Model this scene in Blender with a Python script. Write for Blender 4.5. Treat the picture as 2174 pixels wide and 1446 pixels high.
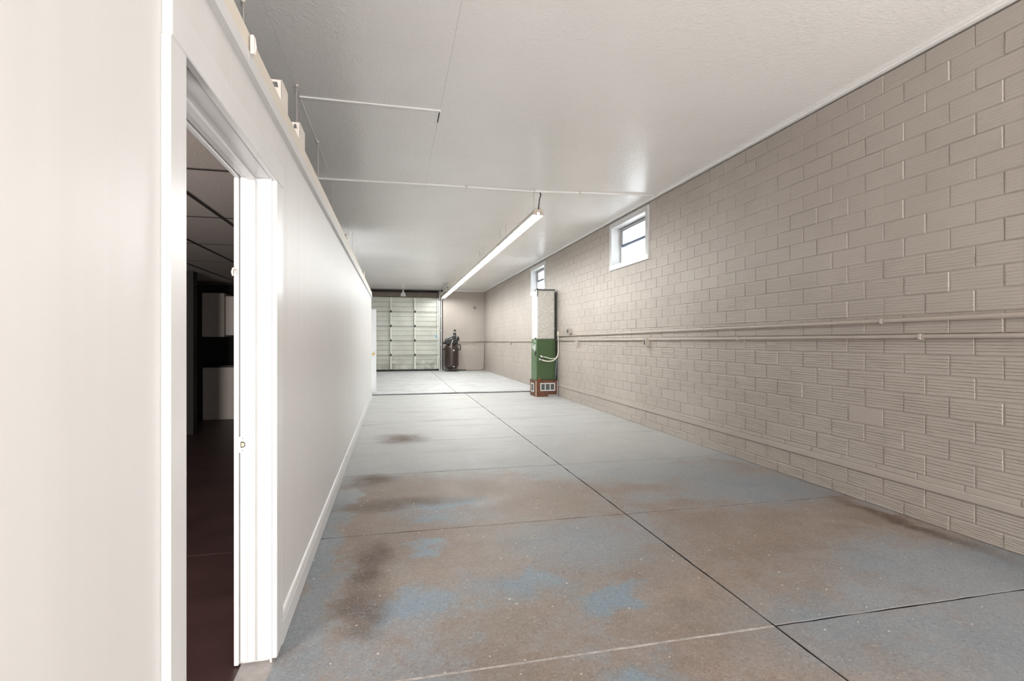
import bpy, bmesh, math, random
from mathutils import Vector, Matrix
random.seed(7)
C = bpy.context.scene.collection
for o in list(bpy.data.objects): bpy.data.objects.remove(o)

# ------------------------------------------------------------------ camera, light, exposure
cam_d = bpy.data.cameras.new('camera'); cam = bpy.data.objects.new('camera', cam_d); C.objects.link(cam)
cam_d.sensor_width = 36; cam_d.lens = 36*1080/2174
YAW = math.atan(249/1080)
cam.location = (0, 0, 1.3); cam.rotation_euler = (math.pi/2, 0, -YAW)
cam_d.clip_start = 0.05; cam_d.clip_end = 200
bpy.context.scene.camera = cam
vs = bpy.context.scene.view_settings
vs.view_transform = 'Standard'; vs.look = 'None'; vs.gamma = 1; vs.use_curve_mapping = False
vs.exposure = 0.0
w = bpy.data.worlds.new('overcast'); bpy.context.scene.world = w; w.use_nodes = True
wb = w.node_tree.nodes['Background']
wb.inputs[0].default_value = (0.93, 0.965, 1.0, 1); wb.inputs[1].default_value = 4.5
def area(name, loc, rot, sx, sy, power, col):
    d = bpy.data.lights.new(name, 'AREA'); d.shape = 'RECTANGLE'; d.size = sx; d.size_y = sy
    d.energy = power; d.color = col
    o = bpy.data.objects.new(name, d); C.objects.link(o); o.location = loc; o.rotation_euler = rot
    return o
# added lamp at the unseen rear opening, tilted up as ceiling fill
area('rear_fill', (2.35, -4.1, .5), (math.radians(143), 0, 0), 2.4, 1.5, 530, (1.0, 0.978, 0.958))
# added side fill behind the photographer
area('side_fill', (3.6, -2.2, 1.4), (math.radians(112), 0, math.radians(62)), 2.2, 2.4, 10, (1.0, 0.955, 0.91))
# added fill lamp at the unseen end of the side room
area('room_fill', (-2.6, -.9, 1.3), (math.radians(100), 0, 0), 1.2, 1.4, 240, (1.0, 0.94, 0.9))
TUBE = 96.0
cy_ = bpy.context.scene.cycles
cy_.max_bounces = 8; cy_.diffuse_bounces = 6; cy_.glossy_bounces = 3; cy_.transmission_bounces = 4; cy_.transparent_max_bounces = 6
cy_.caustics_reflective = False; cy_.caustics_refractive = False

# ------------------------------------------------------------------ materials
def lin(r, g, b):
    f = lambda c: (c/12.92 if c <= .04045 else ((c+.055)/1.055)**2.4)
    return (f(r/255), f(g/255), f(b/255), 1)
class NT:
    def __init__(s, name):
        s.m = bpy.data.materials.new(name); s.m.use_nodes = True
        s.t = s.m.node_tree; s.b = s.t.nodes['Principled BSDF']
        s.pos = None
    def n(s, typ, **kw):
        x = s.t.nodes.new(typ)
        for k, v in kw.items(): setattr(x, k, v)
        return x
    def put(s, sock, v):
        if hasattr(v, 'is_output'): s.t.links.new(v, sock)
        else: sock.default_value = v
    def coord(s):
        if s.pos is None: s.pos = s.n('ShaderNodeNewGeometry').outputs['Position']
        return s.pos
    def noise(s, scale, detail=4, rough=.55, vec=None, dist=0, sc3=None):
        v = vec or s.coord()
        if sc3:
            mp = s.n('ShaderNodeMapping'); s.put(mp.inputs['Vector'], v); mp.inputs['Scale'].default_value = sc3; v = mp.outputs[0]
        x = s.n('ShaderNodeTexNoise'); s.put(x.inputs['Vector'], v)
        x.inputs['Scale'].default_value = scale; x.inputs['Detail'].default_value = detail
        x.inputs['Roughness'].default_value = rough; x.inputs['Distortion'].default_value = dist
        return x.outputs[0]
    def math(s, op, a, b=0.0, c=None):
        x = s.n('ShaderNodeMath', operation=op); s.put(x.inputs[0], a); s.put(x.inputs[1], b)
        if c is not None: s.put(x.inputs[2], c)
        return x.outputs[0]
    def ramp(s, v, lo, hi, a=0.0, b=1.0, smooth=True):
        x = s.n('ShaderNodeMapRange'); x.interpolation_type = 'SMOOTHSTEP' if smooth else 'LINEAR'
        s.put(x.inputs['Value'], v); x.inputs['From Min'].default_value = lo; x.inputs['From Max'].default_value = hi
        x.inputs['To Min'].default_value = a; x.inputs['To Max'].default_value = b
        return x.outputs[0]
    def mix(s, f, a, b):
        x = s.n('ShaderNodeMix', data_type='RGBA'); s.put(x.inputs[0], f); s.put(x.inputs[6], a); s.put(x.inputs[7], b)
        return x.outputs[2]
    def bump(s, h, strength=.3, dist=.01, prev=None):
        x = s.n('ShaderNodeBump'); s.put(x.inputs['Height'], h)
        x.inputs['Strength'].default_value = strength; x.inputs['Distance'].default_value = dist
        if prev: s.put(x.inputs['Normal'], prev)
        return x.outputs[0]
    def out(s, col=None, rough=None, normal=None, metal=None, spec=None):
        if col is not None: s.put(s.b.inputs['Base Color'], col)
        if rough is not None: s.put(s.b.inputs['Roughness'], rough)
        if normal is not None: s.put(s.b.inputs['Normal'], normal)
        if metal is not None: s.put(s.b.inputs['Metallic'], metal)
        if spec is not None: s.put(s.b.inputs['Specular IOR Level'], spec)
        return s.m
def simple(name, rgb, rough=.5, var=.08, scale=6, metal=0, bump=0, bscale=60, spec=.5):
    t = NT(name); c = lin(*rgb); d = tuple(x*(1-var) for x in c[:3])+(1,)
    col = t.mix(t.ramp(t.noise(scale), .3, .7), c, d)
    nm = t.bump(t.noise(bscale, 3), bump, .004) if bump else None
    return t.out(col, rough, nm, metal, spec)

M = {}
def mk_wall_white():
    t = NT('white wall paint')
    streak = t.noise(1.0, 3, .6, sc3=(9, 9, .45))
    col = t.mix(t.ramp(streak, .35, .7), lin(207, 206, 205), lin(204, 203, 201))
    nm = t.bump(t.noise(40, 3, .6, sc3=(1, 1, .2)), .03, .002)
    return t.out(col, .42, nm)
M['white'] = mk_wall_white()
M['trim'] = simple('white gloss trim paint', (208, 208, 208), .3, .04, 5, bump=.06, bscale=30)
M['bright_trim'] = simple('bright white trim paint', (244, 243, 241), .35, .03, 5)
M['beige'] = simple('beige fascia paint', (214, 206, 194), .45, .05, 3)
def mk_ceiling():
    t = NT('glossy ceiling paint')
    col = t.mix(t.ramp(t.noise(.9, 4), .3, .75), lin(245, 243, 241), lin(241, 239, 236))
    sw = t.noise(26, 2, .5, dist=1.2)
    n1 = t.bump(t.noise(1.6, 1), .05, .02)
    n2 = t.bump(sw, .35, .010, n1)
    return t.out(col, .22, n2)
M['ceiling'] = mk_ceiling()
def mk_block():
    t = NT('taupe masonry paint')
    col = t.mix(t.ramp(t.noise(1.1, 5), .3, .72), lin(184, 175, 167), lin(176, 167, 159))
    col = t.mix(t.ramp(t.noise(55, 3), .62, .8), col, lin(170, 158, 148))
    rag = t.noise(38, 5, .65, dist=.6)
    fine = t.noise(160, 3)
    n1 = t.bump(rag, .35, .006); n2 = t.bump(fine, .2, .002, n1)
    return t.out(col, .52, n2)
M['block'] = mk_block()
M['pipe'] = simple('taupe painted conduit', (186, 175, 165), .4, .06, 8)
M['plate_metal'] = simple('galvanised steel', (176, 178, 176), .38, .15, 14, metal=.75)
M['track_metal'] = simple('track steel', (205, 206, 202), .4, .1, 9, metal=.25)
M['dark'] = simple('dark rubber', (34, 32, 30), .6, .2, 10)
M['black'] = simple('black enamel', (20, 20, 19), .5, .2, 8)
M['cavity'] = simple('dark recess', (18, 17, 16), .9, .2, 8)
M['header'] = simple('brown header board', (112, 99, 90), .55, .15, 4)
def mk_door():
    t = NT('overhead door paint')
    z = t.n('ShaderNodeSeparateXYZ'); t.put(z.inputs[0], t.coord())
    col = t.mix(t.ramp(t.noise(2.5, 4), .3, .7), lin(203, 204, 196), lin(192, 193, 184))
    low_tone = t.math('MULTIPLY', t.ramp(z.outputs[2], .1, .85, 1, 0), t.ramp(t.noise(3.5, 6, .65), .35, .7))  # mottled darker tone, stronger towards the bottom
    col = t.mix(t.math('MULTIPLY', low_tone, .75), col, lin(118, 120, 108))
    return t.out(col, .5)
M['door'] = mk_door()
M['stile'] = simple('door stile steel', (216, 218, 208), .4, .06, 4)
def mk_floor():
    t = NT('worn painted concrete')
    P = t.coord()
    sp = t.n('ShaderNodeSeparateXYZ'); t.put(sp.inputs[0], P); X, Y = sp.outputs[0], sp.outputs[1]
    wob = t.n('ShaderNodeTexNoise'); t.put(wob.inputs['Vector'], P); wob.inputs['Scale'].default_value = 2.6; wob.inputs['Detail'].default_value = 7; wob.inputs['Roughness'].default_value = .68
    vm = t.n('ShaderNodeVectorMath', operation='MULTIPLY_ADD'); t.put(vm.inputs[0], wob.outputs[1]); vm.inputs[1].default_value = (.9, .9, 0); 
    sb = t.n('ShaderNodeVectorMath', operation='ADD'); t.put(sb.inputs[0], P); sb.inputs[1].default_value = (-.45, -.45, 0)
    t.put(vm.inputs[2], sb.outputs[0]); W = vm.outputs[0]
    vm2 = t.n('ShaderNodeVectorMath', operation='MULTIPLY_ADD'); t.put(vm2.inputs[0], wob.outputs[1]); vm2.inputs[1].default_value = (.36, .36, 0)
    sb2 = t.n('ShaderNodeVectorMath', operation='ADD'); t.put(sb2.inputs[0], P); sb2.inputs[1].default_value = (-.18, -.18, 0)
    t.put(vm2.inputs[2], sb2.outputs[0]); W2 = vm2.outputs[0]
    def blob(x, y, rx, ry, soft=.5, W=W):
        mp = t.n('ShaderNodeMapping'); t.put(mp.inputs['Vector'], W)
        mp.inputs['Location'].default_value = (-x/rx, -y/ry, 0); mp.inputs['Scale'].default_value = (1/rx, 1/ry, 0)
        ln = t.n('ShaderNodeVectorMath', operation='LENGTH'); t.put(ln.inputs[0], mp.outputs[0])
        return t.ramp(ln.outputs['Value'], 1-soft, 1+soft, 1, 0)
    def many(lst):
        r = None
        for b in lst:
            x = blob(*b); r = x if r is None else t.math('MAXIMUM', r, x)
        return r
    big = t.noise(.75, 7, .62); mid = t.noise(3.2, 8, .7); fine = t.noise(45, 5, .7)
    mixn = t.math('ADD', t.math('MULTIPLY', big, .55), t.math('MULTIPLY', mid, .45))
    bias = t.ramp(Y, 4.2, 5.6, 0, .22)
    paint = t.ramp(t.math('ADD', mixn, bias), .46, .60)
    blue_b = many([(.09, 2.5, .26, .18, .6), (.62, 2.62, .32, .14, .7), (1.08, 2.41, .2, .12, .6), (.2, 3.25, .14, .1, .5), (.35, 4.0, .35, .18, .7),
                   (-.42, 2.2, .16, .9, .5), (-.43, 4.0, .09, 2.2, .5), (2.1, 1.9, .5, .3, .7), (3.0, 2.2, .7, .5, .5), (3.1, 4.0, .7, .5, .5), (2.5, 4.6, .9, .35, .6), (2.7, 1.75, .9, .35, .5), (3.45, 2.15, .3, .5, .5), (.95, 1.75, .2, .15, .6), (1.2, 3.1, .5, .35, .8), (2.8, 1.5, .8, .5, .5)])
    brown_b = many([(.3, 4.35, .95, .6, .5), (1.1, 4.1, .7, .45, .6), (3.5, 2.85, .2, .9, .35), (.3, 3.3, .7, .3, .6), (.6, 1.7, .9, .25, .5), (2.2, 2.9, .5, .4, .7), (1.9, 4.2, .5, .3, .6)])
    paint = t.math('MULTIPLY', paint, t.math('SUBTRACT', 1.0, t.math('MULTIPLY', brown_b, .92)))
    paint = t.math('MAXIMUM', paint, t.math('MULTIPLY', blue_b, t.ramp(mid, .3, .5, .55, 1)))
    brown = t.mix(t.ramp(mid, .3, .7), lin(135, 122, 112), lin(160, 147, 138))
    brown = t.mix(t.math('MULTIPLY', brown_b, .4), brown, lin(132, 114, 100))
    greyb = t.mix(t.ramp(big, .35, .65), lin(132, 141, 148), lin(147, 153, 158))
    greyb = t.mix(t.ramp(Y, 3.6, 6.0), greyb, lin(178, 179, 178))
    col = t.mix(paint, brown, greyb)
    strong = many([(.09, 2.5, .2, .13, .5), (1.08, 2.41, .16, .1, .5), (.2, 3.25, .1, .07, .4), (.38, 3.95, .22, .1, .4), (.72, 2.68, .16, .08, .5), (.3, 3.75, .14, .06, .4), (.95, 1.75, .12, .08, .4)])
    col = t.mix(t.math('MULTIPLY', strong, .75), col, lin(130, 151, 167))
    dark_b = many([q+(W2,) for q in ((-.15, 3.08, .10, .30, .7), (-.13, 2.55, .11, .20, .7), (.05, 4.15, .4, .12, .8), (.1, 6.9, .25, .3, .8), (-.2, 4.9, .2, .18, .7), (3.55, 2.95, .07, .5, .9))])
    col = t.mix(t.math('MULTIPLY', dark_b, t.ramp(mid, .3, .6, .7, .95)), col, lin(90, 71, 56))
    # far bay: paler tone painting in lamp light and floor gloss
    far = t.ramp(Y, 12.44, 12.46)
    pale = t.mix(t.ramp(mid, .35, .7), lin(200, 202, 204), lin(188, 189, 190))
    col = t.mix(far, col, pale)
    # grain and white flecks
    near = t.ramp(Y, 2.5, 8.0, 1, .25)
    scr = t.noise(58, 4, .7, dist=1.8)
    smear = t.math('MULTIPLY', t.ramp(t.noise(1.0, 6, .65, sc3=(.55, 2.6, 1)), .52, .66), t.ramp(Y, 5, 9, .15, .5))
    col = t.mix(smear, col, lin(140, 136, 132))
    col = t.mix(t.math('MULTIPLY', t.math('MULTIPLY', t.ramp(scr, .46, .34), near), .42), col, lin(84, 75, 70))
    col = t.mix(t.math('MULTIPLY', t.math('MULTIPLY', t.ramp(scr, .54, .66), near), .40), col, lin(200, 195, 192))
    col = t.mix(t.math('MULTIPLY', t.ramp(fine, .48, .75), .30), col, lin(98, 90, 84))
    col = t.mix(t.math('MULTIPLY', t.ramp(t.noise(70, 4, .7, dist=1.0), .58, .72), .25), col, lin(206, 204, 202))
    vo = t.n('ShaderNodeTexVoronoi'); t.put(vo.inputs['Vector'], P); vo.inputs['Scale'].default_value = 13
    fl = t.math('MULTIPLY', t.ramp(vo.outputs['Distance'], .05, .075, 1, 0), t.ramp(t.noise(1.7, 2), .40, .52))
    col = t.mix(fl, col, lin(232, 230, 226))
    n1 = t.bump(scr, .45, .004)
    n2 = t.bump(mid, .12, .01, n1)
    rough = t.ramp(mid, .3, .7, .46, .62)
    return t.out(col, rough, n2)
M['floor'] = mk_floor()
M['joint'] = simple('dark joint filler', (52, 48, 46), .8, .3, 20)
M['filler'] = simple('pale joint filler', (196, 190, 186), .7, .4, 22)
M['concrete'] = simple('bare concrete', (168, 164, 162), .7, .2, 16, bump=.3)
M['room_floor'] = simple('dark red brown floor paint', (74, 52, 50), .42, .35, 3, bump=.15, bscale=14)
M['room_wall'] = simple('shade darkened wall paint', (38, 36, 34), .7, .15, 3)  # near-black colour paints in the shade of the unlit room
M['tile'] = simple('acoustic ceiling tile', (196, 188, 181), .85, .14, 60, bump=.5, bscale=90)
M['grid'] = simple('dark ceiling grid', (58, 52, 48), .5, .1, 5)
M['cabinet'] = simple('grey cabinet laminate', (208, 199, 191), .45, .06, 2)
M['worktop'] = simple('black worktop', (24, 22, 21), .3, .1, 9)
def mk_tube():
    t = NT('lit fluorescent tube'); t.b.inputs['Emission Color'].default_value = (.97, 1.0, .985, 1); t.b.inputs['Emission Strength'].default_value = TUBE
    return t.out(lin(240, 240, 240), .4)
M['tube'] = mk_tube()
M['fixture'] = simple('white enamelled fixture steel', (222, 214, 206), .4, .03, 5)
M['endcap'] = simple('cream end cap', (214, 200, 188), .5, .04, 5)
M['green'] = simple('green furnace enamel', (56, 80, 40), .42, .12, 5)
M['green_side'] = simple('paler green enamel', (92, 116, 84), .42, .14, 6)  # shell and side panel are paler than the front
M['wood'] = simple('stained brown plywood', (104, 60, 36), .5, .3, 9)
M['wood_edge'] = simple('raw plywood edge', (196, 176, 152), .6, .1, 9)
M['mesh'] = simple('grey filter mesh', (104, 104, 102), .7, .35, 90)
def mk_foil():
    t = NT('foil faced duct board'); P = t.coord()
    n = t.noise(34, 4, .6, sc3=(1, 1, 1.0), dist=2.0)
    col = t.mix(t.ramp(n, .35, .65), lin(206, 203, 196), lin(160, 157, 150))
    return t.out(col, .38, t.bump(n, .5, .006), .45)
M['foil'] = mk_foil()
M['white_panel'] = simple('white sheet metal', (232, 234, 234), .4, .05, 5)
M['blue_panel'] = simple('pale blue sheet', (178, 192, 206), .4, .05, 5)
M['cream'] = simple('cream flexible conduit', (212, 208, 192), .45, .05, 20)
M['tank'] = simple('brown tank enamel', (52, 40, 35), .34, .15, 4)
M['chrome'] = simple('bright metal', (214, 214, 210), .2, .05, 5, metal=.9)
M['brass'] = simple('brass', (206, 164, 88), .25, .08, 5, metal=.8)
M['orange'] = simple('orange cap', (184, 84, 44), .5, .1, 9)
M['blue'] = simple('blue label', (120, 178, 214), .5, .1, 40)
M['channel'] = simple('dark window channel', (120, 118, 116), .5, .1, 6)
M['sashblue'] = simple('grey blue sash paint', (92, 104, 124), .45, .08, 6)
def mk_glass():
    m = bpy.data.materials.new('window glass'); m.use_nodes = True; t = m.node_tree; t.nodes.clear()
    o = t.nodes.new('ShaderNodeOutputMaterial'); mx = t.nodes.new('ShaderNodeMixShader'); tr = t.nodes.new('ShaderNodeBsdfTransparent'); gl = t.nodes.new('ShaderNodeBsdfGlossy')
    gl.inputs['Roughness'].default_value = .02; mx.inputs[0].default_value = .06; tr.inputs[0].default_value = (.97, .98, .98, 1)
    t.links.new(tr.outputs[0], mx.inputs[1]); t.links.new(gl.outputs[0], mx.inputs[2]); t.links.new(mx.outputs[0], o.inputs[0]); return m
M['glass'] = mk_glass()

# ------------------------------------------------------------------ mesh helpers
class MB:
    def __init__(s): s.bm = bmesh.new()
    def box(s, x0, x1, y0, y1, z0, z1, bev=0.0):
        r = bmesh.ops.create_cube(s.bm, size=1)['verts']
        for v in r: v.co = Vector(((x0+x1)/2+v.co.x*(x1-x0), (y0+y1)/2+v.co.y*(y1-y0), (z0+z1)/2+v.co.z*(z1-z0)))
        if bev:
            es = list({e for v in r for e in v.link_edges})
            bmesh.ops.bevel(s.bm, geom=es, offset=bev, segments=1, affect='EDGES')
        return s
    def face(s, pts): s.bm.faces.new([s.bm.verts.new(p) for p in pts]); return s
    def prism(s, poly, axis, a, b):      # poly: 2-D points in the two other axes (in x,y,z order)
        def pt(p, h): q = list(p); q.insert(axis, h); return q
        A = [s.bm.verts.new(pt(p, a)) for p in poly]; B = [s.bm.verts.new(pt(p, b)) for p in poly]
        n = len(poly)
        s.bm.faces.new(A); s.bm.faces.new(B[::-1])
        for i in range(n): s.bm.faces.new([A[i], B[i], B[(i+1) % n], A[(i+1) % n]])
        return s
    def tube(s, pts, r, seg=10, caps=True, rf=None):
        pts = [Vector(p) for p in pts]; rings = []; up = None
        for i, p in enumerate(pts):
            d = (pts[min(i+1, len(pts)-1)]-pts[max(i-1, 0)]).normalized()
            if up is None:
                up = Vector((0, 0, 1)) if abs(d.z) < .9 else Vector((1, 0, 0))
            u = (up-d*up.dot(d)).normalized(); v = d.cross(u); up = u
            rr = rf(i) if rf else r
            rings.append([s.bm.verts.new(p+rr*(math.cos(2*math.pi*k/seg)*u+math.sin(2*math.pi*k/seg)*v)) for k in range(seg)])
        for a, b in zip(rings, rings[1:]):
            for k in range(seg):
                f = s.bm.faces.new([a[k], a[(k+1) % seg], b[(k+1) % seg], b[k]]); f.smooth = True
        if caps: s.bm.faces.new(rings[0][::-1]); s.bm.faces.new(rings[-1])
        return s
    def lathe(s, prof, c=(0, 0, 0), seg=24, axis='z'):
        rings = []
        for r, h in prof:
            ring = []
            for k in range(seg):
                a = 2*math.pi*k/seg; x, y = r*math.cos(a), r*math.sin(a)
                q = {'z': (x, y, h), 'x': (h, x, y), 'y': (x, h, y)}[axis]
                ring.append(s.bm.verts.new((c[0]+q[0], c[1]+q[1], c[2]+q[2])))
            rings.append(ring)
        for a, b in zip(rings, rings[1:]):
            for k in range(seg):
                f = s.bm.faces.new([a[k], a[(k+1) % seg], b[(k+1) % seg], b[k]]); f.smooth = True
        s.bm.faces.new(rings[0][::-1]); s.bm.faces.new(rings[-1])
        return s
    def mesh(s, name, mat):
        bmesh.ops.recalc_face_normals(s.bm, faces=s.bm.faces)
        me = bpy.data.meshes.new(name); s.bm.to_mesh(me); s.bm.free(); me.materials.append(mat); return me
    def build(s, name, mat, parent=None, loc=None, label=None):
        return link(name, s.mesh(name, M[mat]), parent, loc, label)
def link(name, me, parent=None, loc=None, label=None):
    o = bpy.data.objects.new(name, me); C.objects.link(o)
    if parent: o.parent = parent
    if loc: o.location = loc
    if label: o['label'] = label
    return o
def tag(o, label, cat, group=None):
    o['label'] = label; o['category'] = cat
    if group: o['group'] = group
    return o
def thing(name, loc, label, cat, group=None, rz=0):
    o = bpy.data.objects.new(name, None); C.objects.link(o); o.location = loc; o.rotation_euler[2] = rz; o.empty_display_size = .1
    return tag(o, label, cat, group)
def root(name, loc=(0, 0, 0), rz=0):
    o = bpy.data.objects.new(name, None); C.objects.link(o); o.location = loc; o.rotation_euler[2] = rz; o['kind'] = 'structure'; return o
def struct(o): o['kind'] = 'structure'; return o
def copy_thing(src):
    r = src.copy(); C.objects.link(r)
    for ch in src.children:
        c = ch.copy(); C.objects.link(c); c.parent = r
        for g in ch.children:
            d = g.copy(); C.objects.link(d); d.parent = c
    return r
def arc(c, r, a0, a1, n, f): return [f(c[0]+r*math.cos(math.radians(a0+(a1-a0)*i/n)), c[1]+r*math.sin(math.radians(a0+(a1-a0)*i/n))) for i in range(n+1)]

CEIL = 3.402; YB = 21.5; YS = 12.46; FZ = 0.03          # ceiling height, far wall, step in the floor, far floor level
TL, TR = math.atan(.004), -math.atan(.003)

# ------------------------------------------------------------------ floor
fl = root('floor')
MB().box(-.62, 4.1, -4.2, YS, -.12, -.016).build('joint_bed', 'joint', fl)
MB().box(-4.4, 4.1, YS+.03, YB+.3, -.12, FZ-.02).build('joint_bed', 'joint', fl)
def slab(x0, x1, y0, y1, z1, jit=.0025, skipj=()):
    P = []
    def edge(a, b, tagname):
        n = max(2, int(math.dist(a, b)/.09)); o = []
        for i in range(n):
            f = i/n; x = a[0]+(b[0]-a[0])*f; y = a[1]+(b[1]-a[1])*f
            j = 0 if i == 0 else random.uniform(-jit, jit)
            if abs(b[0]-a[0]) > abs(b[1]-a[1]): y += j
            else: x += j
            o.append((x, y))
        return o
    P = edge((x0, y0), (x1, y0), 's')+edge((x1, y0), (x1, y1), 'e')+edge((x1, y1), (x0, y1), 'n')+edge((x0, y1), (x0, y0), 'w')
    mb = MB(); n = len(P); cx, cy = (x0+x1)/2, (y0+y1)/2
    T = [mb.bm.verts.new((x+(.003 if x < cx else -.003), y+(.003 if y < cy else -.003), z1)) for x, y in P]
    S = [mb.bm.verts.new((x, y, z1-.003)) for x, y in P]; B = [mb.bm.verts.new((x, y, z1-.03)) for x, y in P]
    mb.bm.faces.new(T)
    for i in range(n):
        j = (i+1) % n
        mb.bm.faces.new([S[i], S[j], T[j], T[i]]); mb.bm.faces.new([B[i], B[j], S[j], S[i]])
    o = mb.build('slab', 'floor', fl); o.data.materials.append(M['joint'])
    for p in o.data.polygons:
        if len(p.vertices) == 4 and abs(p.normal.z) < .3 and (z1 == 0 or abs(p.normal.x) > .5): p.material_index = 1
ys = [-4.2, .42, 1.99, 3.53, 5.08, 6.68, 8.38, 10.0, YS-.01]; g = .0045
for a, b in zip(ys, ys[1:]):
    slab(-.56 if a > 1.9 else -.458, 1.69-g, a+g, b-g, 0); slab(1.69+g, 3.76, a+g, b-g, 0)
MB().box(-.45, 1.682, 1.984, 1.996, -.012, .0006, .001).build('joint_filler', 'filler', fl)
slab(-4.5, 1.47-.004, YS+.04, YB+.02, FZ); slab(1.47+.004, 3.8, YS+.04, YB+.02, FZ)
struct(MB().box(-.54, 3.75, YS-.005, YS+.034, -.012, -.001).build('trim_1', 'dark'))
# threshold under the side door
struct(MB().box(-.60, -.475, 1.25, 2.26, -.03, .004, .004).build('trim_2', 'concrete'))

# ------------------------------------------------------------------ ceiling, laid in boards
ce = root('ceiling')
MB().box(-4.7, 4.1, -4.4, YB+.3, CEIL+.012, CEIL+.12).build('ceiling_deck', 'cavity', ce)
xs = [-4.6, -3.24, -2.02, -.80, .405, 1.63, 2.85, 4.05]
for i, (a, b) in enumerate(zip(xs, xs[1:])):
    off = 4.69 if i % 2 else 3.47
    yy = [-4.2]+[off+2.44*k for k in range(-3, 8) if -3.8 < off+2.44*k < YB-.3]+[YB+.25]
    for k, (p, q) in enumerate(zip(yy, yy[1:])):
        vis = abs(a+.80) < .01
        dz = random.uniform(-.0008, .0008) if vis else 0; e = .0006 if vis else .0001
        MB().box(a+e, b-e, p+e, q-e, CEIL+dz, CEIL+.014, .0018 if vis else .0003).build('ceiling_board', 'ceiling', ce)
MB().box(-.80, .41, 4.668, 4.70, CEIL-.010, CEIL+.002, .003).build('seam_batten', 'bright_trim', ce)
for x_ in (-.80, .405):
    for q in ((4.70, 5.25), (5.27, 6.1), (6.13, 6.78)): MB().box(x_-.005, x_+.003, q[0], q[1], CEIL-.0035, CEIL+.002, .001).build('seam_batten', 'ceiling', ce)
MB().box(.398, .406, 4.70, 4.93, CEIL-.006, CEIL-.001).build('open_seam', 'dark', ce)
MB().box(2.66, 3.55, 12.42, 13.8, CEIL-.006, CEIL+.002, .003).build('patch_board', 'ceiling', ce)
MB().box(-.6, 1.9, 19.3, 19.33, CEIL-.004, CEIL+.002, .002).build('seam_batten', 'trim', ce)

# ------------------------------------------------------------------ right masonry wall
RW = (3.685, 0, 0)
wr = root('wall_right', RW, TR)
WINS = [(6.95, 8.355, 2.52, 3.335), (12.35, 13.785, 2.545, 3.31)]
CW, RH = .321, .1444; Z0 = .335
def holes(y0, y1, z0, z1, th0, th1, mat, name):
    mb = MB(); last = y0
    for (a, b, c, d) in WINS:
        a, b, c, d = a+.07, b-.07, c+.06, d-.07
        mb.box(th0, th1, last, a, z0, z1); mb.box(th0, th1, a, b, z0, c); mb.box(th0, th1, a, b, d, z1); last = b
    mb.box(th0, th1, last, y1, z0, z1)
    return mb.build(name, mat, wr)
holes(-4.2, YB+.3, -.1, 3.363, .0075, .32, 'block', 'mortar')
MB().box(.03, .3, -4.2, YB+.3, 3.36, 3.45).build('top_recess', 'header', wr)  # dark backing deepens the shadow line below the cove strip
def tile_prof(h, smooth=False, depth=.0062):
    P = [(.011, 0), (.003, .0025), (0, .006)]
    if not smooth:
        n = 6; st = (h-.012)/n
        for k in range(1, n):
            zc = .006+st*k; hw = .0042
            P += [(0, zc-hw), (depth*.85, zc), (0, zc+hw)]
    P += [(0, h-.006), (.003, h-.0025), (.011, h)]
    return P
def add_tile(V, Fc, y0, y1, z0, prof, dx, ns=4, flat=1.0):
    b = len(V); n = len(prof); jr = random.uniform
    st = [(y0, .0105), (y0+.0035, 0)]+[(y0+.0035+(y1-y0-.007)*k/ns, 0) for k in range(1, ns)]+[(y1-.0035, 0), (y1, .0105)]
    wob = [0.]*n
    for si, (yy, e) in enumerate(st):
        ey = jr(-.0022, .0022) if si < 2 or si > len(st)-3 else 0
        for i, (x, z) in enumerate(prof):
            if i % 3 == 0: wob[i] = jr(-.0016, .0016)
            w_ = wob[i-i % 3]
            if 2 < i < n-3: zz = z+w_; xx = x*(1+jr(-.45, .25)) if x else jr(-.0006, .0004)
            else: zz = z+(jr(-.0022, .0022) if i in (1, n-2, 2, n-3) else 0); xx = x
            V.append((min(xx+e, .0115)*flat+(1-flat)*.004+dx, yy+ey+(jr(-.0015, .0015) if e or si in (1, len(st)-2) else 0), z0+zz))
    for q in range(len(st)-1):
        for i in range(n-1):
            a = b+q*n+i; Fc.append((a, a+n, a+n+1, a+1))
tiles = []
def tile_mesh(ln, h, smooth, dp):
    V, Fc = [], []; add_tile(V, Fc, 0, ln, 0, tile_prof(h, smooth, dp), 0, 4, .58 if dp < .004 else (.8 if dp < .005 else 1))
    me = bpy.data.meshes.new('tile'); me.from_pydata(V, [], Fc); me.materials.append(M['block']); me.update(); return me
J = .0075
shared = {}
def near_mesh(ln, h, smooth, dp):
    k = (round(ln, 2), round(h, 3), smooth, dp, random.randrange(5))
    if k not in shared: shared[k] = tile_mesh(ln, h, smooth, dp)
    return shared[k]
def groove(z): return .0060 if z < 1.25 else (.0044 if z < 1.9 else .0030)
rows = []           # (z0, height, offset, smooth)
rows.append((.0, .095, .5, False)); rows.append((.100, .128, 0, False))
rows.append((.232, .050, .5, True)); rows.append((.290, .041, .2, True))
for k in range(21): rows.append((Z0+RH*k, RH-J*.8 if k < 20 else 3.36-(Z0+RH*20), 0 if k % 2 == 0 else .5, False))
todo = []
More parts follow.
